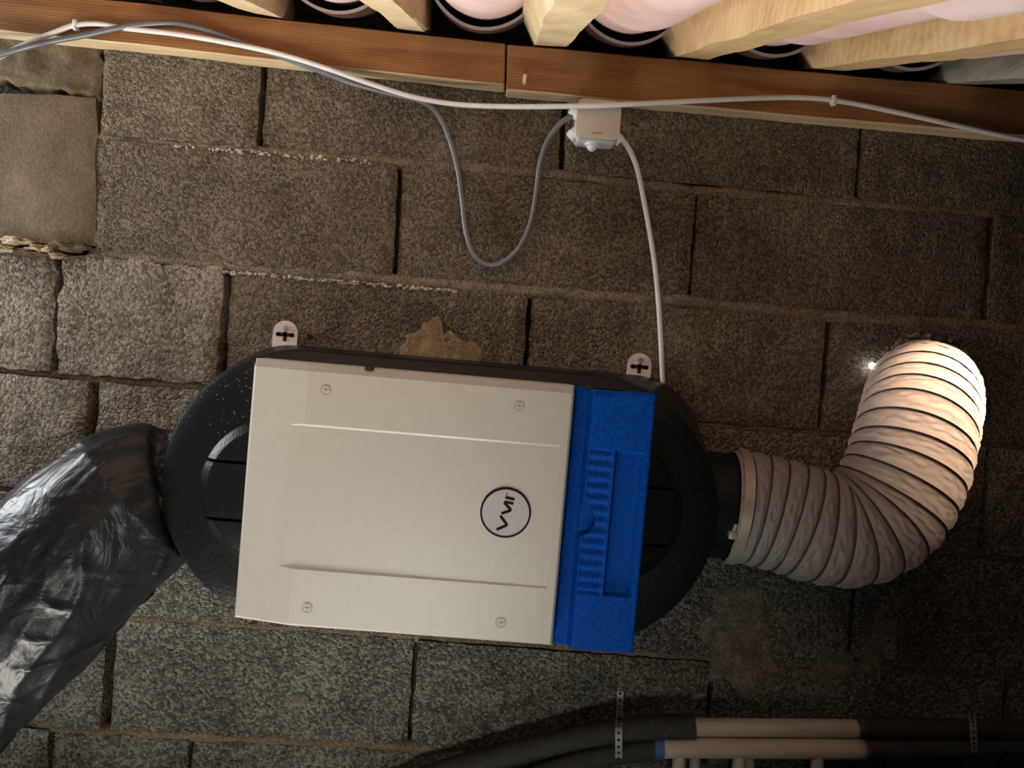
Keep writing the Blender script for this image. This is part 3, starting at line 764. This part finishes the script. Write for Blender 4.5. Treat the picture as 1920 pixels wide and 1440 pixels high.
# ---- wall brackets
for px, py in ((538, 624), (1197, 684)):
    u, v = L(px, py, 0.0); wv = 0.0205; top = v + 0.020
    b_ = bmesh.new(); out = []
    for k in range(17):
        a = math.pi * k / 16; out.append((u + wv * math.cos(a), top - wv + wv * math.sin(a)))
    out += [(u - wv, v - 0.05), (u + wv, v - 0.05)]
    f = [b_.verts.new((x, -0.010, z)) for x, z in out]; g = [b_.verts.new((x, -0.0072, z)) for x, z in out]
    b_.faces.new(f); b_.faces.new(g[::-1]); n = len(out)
    for k in range(n): b_.faces.new((f[k], f[(k + 1) % n], g[(k + 1) % n], g[k]))
    br = obj('bracket', finish(b_, 'bracket', True, 40), M['white'], unit, 'white steel hanging tab')
    b_ = bmesh.new(); vc = v - 0.0035
    for (cx, cz, sx, sz) in ((u, vc, .026, .0062), (u, vc - .003, .0062, .016)):
        vv = box_bm(b_, (cx, -0.0103, cz), (sx, .0012, sz))
    bevel_all(b_, .0005, 1)
    for sx in (-1, 1): cyl_bm(b_, (u + sx * .012, -0.0109, vc), (u + sx * .012, -0.0097, vc), .0036, n=14)
    obj('cross_slot', finish(b_, 'cross_slot', False), M['hole'], br)  # black cross drawn on the tab for the shade of its cut-out
    b_ = bmesh.new(); cyl_bm(b_, (u + .0005, -0.009, v + .0075), (u + .0005, -0.0135, v + .0075), .0052, .0038, n=18); cyl_bm(b_, (u + .0005, -.0134, v + .0075), (u + .0005, -.0139, v + .0075), .0016, n=6)
    obj('screw', finish(b_, 'screw'), M['zinc'], br)

# ---- spigots (part of the unit) on both ends
for (pa, pb, r) in (((352, 905, -0.10), (300, 912, -0.10), .076), ((1310, 944, -0.10), (1392, 950, -0.10), .0835)):
    a = P(*pa); c = P(*pb); q = unit.matrix_world.inverted()
    b_ = bmesh.new(); cyl_bm(b_, q @ a, q @ c, r, n=40, cap=True)
    obj('spigot', finish(b_, 'spigot'), M['epp_black'], unit)

# ================================================================== black insulated duct (left)
path = [P(350, 903, -0.098), P(318, 907, -0.100), P(270, 925, -0.112), P(190, 990, -0.135), P(100, 1084, -0.155), P(0, 1183, -0.165), P(-110, 1290, -0.17), P(-230, 1390, -0.17)]
pts, Ln = resample(catmull(path, 24), 190)
SEG = 176
def r_bag(i, a):
    s = Ln * i / 190
    base = 0.080 + (0.1215 - 0.080) * min(1, max(0, s - 0.020) / 0.058) ** 0.62
    p = Vector((math.cos(a) * 1.0, math.sin(a) * 1.0, s * 9))
    fold = noise.ridged_multi_fractal(Vector((math.cos(a) * 2.6, math.sin(a) * 2.6, s * 7 + math.sin(a + 1) * 1.3)), 1.0, 2.1, 4, 0.9, 2.0)
    g = max(0, 1 - s / 0.11)
    gather = math.sin(a * 17 + 2 * noise.noise(p * 2)) * 0.004 * g
    big = noise.noise(p * 0.9) * 0.006
    ph = 7.0 * a + 21.0 * s + 3.2 * noise.noise(Vector((math.cos(a) * 1.2, math.sin(a) * 1.2, s * 5)))
    ph2 = 4.0 * a - 46.0 * s + 3.0 * noise.noise(Vector((math.cos(a) * 1.5 + 7, math.sin(a) * 1.5, s * 6)))
    m1 = max(0, noise.noise(Vector((math.cos(a) * 2, math.sin(a) * 2, s * 9 + 4))) + .15)
    m2 = max(0, noise.noise(Vector((math.cos(a) * 2 + 9, math.sin(a) * 2, s * 9))) + .15)
    crease = (1 - abs(math.sin(ph))) ** 3 * m1 + (1 - abs(math.sin(ph2))) ** 3 * m2
    return base + gather + big * (1 - g) + (fold - 1.0) * 0.0036 + 0.0100 * crease
me = tube_mesh('insulated_duct', pts, r_bag, SEG, True)
bagduct = obj('insulated_duct', me, M['bag'], None, 'fat black plastic wrapped duct leaving the left end of the unit', 'duct')
tp = [P(318, 907, -0.100), P(300, 912, -0.103)]
b_ = bmesh.new(); cyl_bm(b_, tp[0], tp[1], 0.0865, n=48); obj('tape_band', finish(b_, 'tape_band'), M['tape'], bagduct)

# ================================================================== white flexible duct (right)
path = [P(1362, 946, -0.104), P(1410, 953, -0.108), P(1470, 968, -0.118), P(1535, 987, -0.130), P(1598, 990, -0.138), P(1655, 957, -0.142), P(1694, 890, -0.138), P(1715, 815, -0.115), P(1727, 762, -0.075), P(1730, 738, -0.035), P(1731, 732, 0.03)]
TURNS = 23; PER = 16; NS = TURNS * PER
pts, Ln = resample(catmull(path, 30), NS)
RD = 0.087
def r_fab(i, a):
    ph = (i / PER + a / (2 * math.pi)) % 1.0
    bul = abs(math.sin(math.pi * ph)) ** 0.7
    cr_ = noise.noise(Vector((math.cos(a) * 7, math.sin(a) * 7, i * 0.16)))
    zig = abs(((a * 3.2 + i * 0.35) % 1.0) - .5)
    fold = abs(noise.noise(Vector((math.cos(a) * 4.2 + 3, math.sin(a) * 4.2, i * 0.20)))) + 0.5 * abs(noise.noise(Vector((math.cos(a) * 9, math.sin(a) * 9 + 5, i * 0.33))))
    return RD - 0.0030 + 0.0060 * bul + (0.0010 * cr_ - 0.0058 * fold) * bul
flex = empty('flexible_duct', P(1362, 946, -0.104), 'white fabric spiral duct glowing with daylight where it enters the wall', 'duct')
bpy.context.view_layer.update(); inv = flex.matrix_world.inverted()
lp = [inv @ p for p in pts]
obj('sleeve', tube_mesh('sleeve', lp, r_fab, 132, False), M['fabric'], flex)
fr = frames(lp); hel = []
for i in range(NS * 3):
    t = i / 3.0; i0 = int(t); f_ = t - i0; i1 = min(NS, i0 + 1)
    a = -2 * math.pi * (t / PER)
    q = []
    for ii in (i0, i1):
        T_, n_, b2 = fr[ii]; q.append(lp[ii] + (n_ * math.cos(a) + b2 * math.sin(a)) * (RD - 0.0025))
    hel.append(q[0].lerp(q[1], f_))
obj('spiral_wire', tube_mesh('spiral_wire', hel, 0.0021, 6, True), M['wire'], flex)
# clamp band and its worm screw
a = inv @ P(1366, 946, -0.1045); c = inv @ P(1384, 949, -0.106)
b_ = bmesh.new(); cyl_bm(b_, a, c, RD + 0.0045, n=56, cap=False)
g = bmesh.ops.solidify(b_, geom=b_.faces[:], thickness=0.0015)
cl_ = obj('clamp_band', finish(b_, 'clamp_band'), M['clampmetal'], flex, 'thin tan clamp band')
q = inv @ P(1374, 1003, -0.182); b_ = bmesh.new(); box_bm(b_, q, (.013, .010, .012)); bevel_all(b_, .002, 2); cyl_bm(b_, q + Vector((0, 0, .004)), q + Vector((.004, 0, .016)), .0035, n=12)
obj('clamp_screw', finish(b_, 'clamp_screw'), M['clampmetal'], cl_)
# daylight reaching the duct through its hole in the wall
hc = P(1731, 732, -0.010)
dl = bpy.data.lights.new('duct_daylight', 'AREA'); dl.shape = 'DISK'; dl.size = 0.13; dl.energy = 1.6; dl.color = (1.0, 0.84, 0.69); dl.spread = math.radians(95)
do = bpy.data.objects.new('duct_daylight', dl); COL.objects.link(do); do.location = hc; do.rotation_euler = (math.radians(-90), 0, 0)
do.rotation_euler = Vector((0, -1, 0)).to_track_quat('-Z', 'Z').to_euler()
# sliver of open daylight beside the duct
g0 = P(1635, 686, -0.012); b_ = bmesh.new(); r = bmesh.ops.create_icosphere(b_, subdivisions=3, radius=1)
for v in b_.verts: v.co = g0 + Vector((v.co.x * .0052, v.co.y * .004, v.co.z * .0058))
obj('daylight_gap', finish(b_, 'daylight_gap'), M['leak'], wall_core, 'bright speck of daylight beside the duct hole')
# broken rim of the wall hole
b_ = bmesh.new(); rr = random.Random(11)
for k in range(60):
    a = math.pi * rr.uniform(0.05, 1.05); R0 = RD + rr.uniform(.0, .012)
    c = P(1731, 732, 0.0); s = rr.uniform(.003, .008)
    r = bmesh.ops.create_icosphere(b_, subdivisions=1, radius=s)
    bmesh.ops.transform(b_, matrix=Matrix.Translation((c.x + R0 * math.cos(a), rr.uniform(-.006, .002), c.z + R0 * math.sin(a))) @ Matrix.Diagonal((rr.uniform(.6, 1.5), .8, rr.uniform(.5, 1.2), 1)), verts=r['verts'])
obj('broken_rim', finish(b_, 'broken_rim', False), cem, wall_core, 'crumbled cement around the duct hole', kind='stuff')

# ================================================================== junction box
YJ = -0.086
jb_ = empty('junction_box', P(1122, 240, -0.034), 'small white junction box under the board above the unit', 'junction box')
bpy.context.view_layer.update(); inv = jb_.matrix_world.inverted()
jc = [P(1085, 184, YJ), P(1164, 190, YJ), P(1163, 263, YJ), P(1079, 257, YJ)]
jC = sum(jc, Vector()) / 4; jw = ((jc[1] - jc[0]).length + (jc[2] - jc[3]).length) / 2; jh = ((jc[0] - jc[3]).length + (jc[1] - jc[2]).length) / 2
def rbox(c, sx, sy, sz, rad, seg=4, small=0.0015):
    b_ = bmesh.new(); box_bm(b_, c, (sx, sy, sz))
    ed = [e for e in b_.edges if abs((e.verts[0].co - e.verts[1].co).normalized().y) > .9]
    bmesh.ops.bevel(b_, geom=ed, offset=rad, segments=seg, profile=.5, affect='EDGES')
    if small: bmesh.ops.bevel(b_, geom=[e for e in b_.edges if e.calc_face_angle(0) > 1.0], offset=small, segments=2, profile=.6, affect='EDGES')
    return b_
lc = inv @ jC
obj('housing', finish(rbox(lc + Vector((0, 0.029, 0)), jw, 0.045, jh, .009), 'housing'), M['boxplastic'], jb_)
lid = obj('lid', finish(rbox(lc + Vector((0, 0.004, 0)), jw + .001, 0.0078, jh + .001, .010), 'lid'), M['boxlid_dim'], jb_, 'flat white lid toned tan as in dim warm light')
b_ = bmesh.new(); box_bm(b_, lc + Vector((-.001, -0.0002, -jh * .5 + .0085)), (.016, .0006, .0028)); obj('embossed_mark', finish(b_, 'embossed_mark', False), M['boxprint'], lid)
def plug(p, d, r):
    b_ = bmesh.new(); cyl_bm(b_, p, p + d * .004, r, r * .97, n=24); cyl_bm(b_, p + d * .004, p + d * .010, r * .75, r * .5, n=24); cyl_bm(b_, p + d * .010, p + d * .012, r * .3, r * .25, n=16)
    obj('cable_plug', finish(b_, 'cable_plug', True, 30), M['boxplastic'], jb_)
plug(lc + Vector((-.004, .029, -jh / 2)), Vector((0, 0, -1)), .0125)
plug(lc + Vector((-jw / 2, .029, .017)), Vector((-1, 0, 0)), .0115)
plug(lc + Vector((-jw / 2, .029, -.018)), Vector((-1, 0, 0)), .0115)
plug(lc + Vector((jw / 2, .029, -.018)), Vector((1, 0, 0)), .0115)
# ================================================================== cables
def cable(name, pp, r, mat, label, seg=10):
    pts, ln = resample(catmull([P(*p) for p in pp], 14), 40 + len(pp) * 14)
    return obj(name, tube_mesh(name, pts, r, seg, True), mat, None, label, 'cable')
YK = -BT - 0.006
cabA = cable('white_cable', [(-120, 165, YK), (-60, 135, YK), (0, 106, YK), (60, 78, YK), (105, 60, YK), (142, 47, YK), (185, 45, YK), (235, 53, YK), (330, 64, YK - .004), (420, 79, YK - .004), (520, 100, YK - .004), (600, 124, YK - .003), (700, 159, YK), (780, 183, YK), (860, 196, -.05), (960, 200, -.075), (1075, 199, -.0945), (1170, 196, -.0945), (1290, 190, -.07), (1400, 185, -.05), (1490, 183, YK), (1562, 188, YK), (1650, 204, YK), (1760, 228, YK), (1860, 250, YK), (1990, 276, YK)], .0042, M['cable'], 'long white cable crossing the board and the junction box lid')
for k, (px, py, rot) in enumerate([(142, 47, 0.4), (1562, 188, -.1)]):
    c = P(px, py, YK); b_ = bmesh.new()
    box_bm(b_, c + Vector((0, .001, .001)), (.007, .013, .013)); bevel_all(b_, .0025, 2)
    cyl_bm(b_, c + Vector((.001, .006, -.006)), c + Vector((.001, -.006, -.0085)), .0022, n=10)
    obj('cable_clip', finish(b_, 'cable_clip'), M['white'], None, ['white nail-in cable clip at the left end of the board', 'white nail-in cable clip on the dark right part of the board'][k], 'cable clip', 'cable clips')
b_ = bmesh.new(); c = P(984, 149, -BT - .004); box_bm(b_, c, (.006, .012, .014)); bevel_all(b_, .002, 2); cyl_bm(b_, c + Vector((0, -.004, -.004)), c + Vector((0, -.009, -.005)), .002, n=10)
obj('cable_clip', finish(b_, 'cable_clip'), M['white'], None, 'empty white cable clip just right of the board joint', 'cable clip', 'cable clips')
cabB = cable('grey_cable', [(-120, 150, YK - .002), (-50, 120, YK - .002), (10, 100, YK - .009), (60, 86, YK - .009), (100, 77, YK - .003), (160, 66, YK), (225, 52, YK - .001), (280, 45, YK - .002), (330, 44, YK), (385, 56, YK), (430, 72, YK + .001), (520, 104, YK + .002), (600, 133, YK + .003), (660, 156, -.034), (730, 175, -.026), (790, 190, -.022), (818, 210, -.02), (840, 252, -.016), (858, 315, -.012), (867, 380, -.012), (874, 435, -.012), (888, 476, -.014), (912, 496, -.016), (940, 494, -.018), (972, 466, -.02), (994, 420, -.022), (1005, 365, -.026), (1012, 310, -.032), (1026, 266, -.042), (1050, 232, -.055), (1078, 214, -.058)], .0046, M['cable_grey'], 'grey cable hanging in a deep loop left of the junction box')
cabC = cable('white_cable', [(1160, 258, -.057), (1172, 268, -.05), (1186, 292, -.035), (1197, 325, -.022), (1208, 380, -.014), (1219, 440, -.012), (1228, 500, -.011), (1234, 560, -.011), (1238, 620, -.011), (1241, 680, -.012), (1243, 720, -.014)], .0044, M['cable'], 'white cable dropping from the junction box to the unit')

# ================================================================== pipes at the lower right
def corr(name, pp, r, mat, label, pitch=0.0045, amp=0.0012):
    raw = catmull([P(*p) for p in pp], 20); _, ln = resample(raw, 10)
    n = int(ln / pitch) * 4; pts, _ = resample(raw, n)
    return obj(name, tube_mesh(name, pts, lambda i, a: r + amp * math.cos(math.pi * i / 2), 18, True), mat, None, label, 'pipe')
YP = -0.055
def pipe(name, pp, r, mat, label):
    pts, _ = resample(catmull([P(*p) for p in pp], 10), 40)
    return obj(name, tube_mesh(name, pts, r, 20, True), mat, None, label, 'pipe')
corr('corrugated_hose', [(700, 1500, -.03), (830, 1448, -.034), (940, 1418, -.038), (1040, 1392, -.044), (1130, 1374, -.05), (1210, 1364, YP), (1300, 1362, YP)], .0195, M['sleeve'], 'upper dark corrugated hose rising to the beige pipes')
corr('corrugated_hose', [(860, 1500, -.04), (980, 1462, -.045), (1070, 1432, -.05), (1150, 1414, YP), (1232, 1402, YP)], .0175, M['sleeve'], 'lower dark corrugated hose ending at the blue collar')
up_ = pipe('beige_pipe', [(1288, 1363, YP), (1400, 1364, YP), (1500, 1365, YP), (1606, 1366, YP)], .0145, M['beige'], 'upper short beige pipe at the lower right')
man = empty('pipe_manifold', P(1440, 1402, -.06), 'lower beige pipe with short branches pointing down', 'pipe')
bpy.context.view_layer.update(); inv = man.matrix_world.inverted()
def mpart(name, pts, r, mat):
    q, _ = resample(catmull([inv @ P(*p) for p in pts], 8), 24); return obj(name, tube_mesh(name, q, r, 18, True), mat, man)
mpart('header', [(1242, 1402, -.06), (1360, 1402, -.06), (1490, 1403, -.06), (1618, 1404, -.06)], .0165, M['beige'])
for k, (x, dx) in enumerate(((1275, 4), (1386, 2), (1532, 0))):
    mpart('branch', [(x, 1404, -.062), (x - dx, 1440, -.062), (x - 2 * dx, 1490, -.062)], .0105, M['beige'])
for x in (1302, 1404): mpart('branch', [(x, 1404, -.045), (x, 1440, -.042), (x - 2, 1490, -.042)], .009, M['beige'])
mpart('collar', [(1226, 1402, -.06), (1234, 1402, -.06), (1242, 1402, -.06)], .0182, M['bluecollar'])
pipe('insulated_pipe', [(1607, 1362, YP), (1700, 1364, YP), (1820, 1367, YP), (2010, 1372, YP)], .0165, M['sleeve'], 'upper dark insulated pipe running to the right edge')
pipe('insulated_pipe', [(1619, 1404, -.06), (1700, 1404, -.06), (1820, 1402, -.06), (2010, 1400, -.06)], .0165, M['sleeve'], 'lower dark insulated pipe running to the right edge')
def strap(pp, label, wd=.0115):
    pts, _ = resample(catmull([P(*p) for p in pp], 10), 40); V = []; Fc = []
    for i, p in enumerate(pts):
        for dx, dy in ((-wd / 2, 0), (wd / 2, 0), (wd / 2, .0012), (-wd / 2, .0012)): V.append(p + Vector((dx, dy, 0)))
    for i in range(len(pts) - 1):
        for q in range(4): Fc.append((i * 4 + q, i * 4 + (q + 1) % 4, (i + 1) * 4 + (q + 1) % 4, (i + 1) * 4 + q))
    Fc += [(3, 2, 1, 0), tuple(len(V) - 4 + q for q in range(4))]
    b_ = bmesh.new(); me = mesh('strap', V, Fc); b_.from_mesh(me); bpy.data.meshes.remove(me)
    st = obj('perforated_strap', finish(b_, 'perforated_strap', False), M['strap'], None, label, 'strap', 'pipe straps')
    b_ = bmesh.new()
    for i in range(1, len(pts), 3):
        p = pts[i]; cyl_bm(b_, p + Vector((0, -.0004, 0)), p + Vector((0, .0002, 0)), .0024, n=8)
    obj('perforations', finish(b_, 'perforations', False), M['hole'], st, kind='stuff')  # black discs on the strap, painted shade of its holes
strap([(1163, 1296, -.004), (1162, 1325, -.010), (1161, 1345, -.045), (1160, 1365, -.078), (1160, 1395, -.083), (1160, 1422, -.078)], 'perforated metal strap holding the corrugated hoses')
strap([(1822, 1335, -.012), (1823, 1346, -.05), (1825, 1362, -.078), (1826, 1385, -.083), (1827, 1412, -.078)], 'perforated metal strap on the insulated pipes at the right')
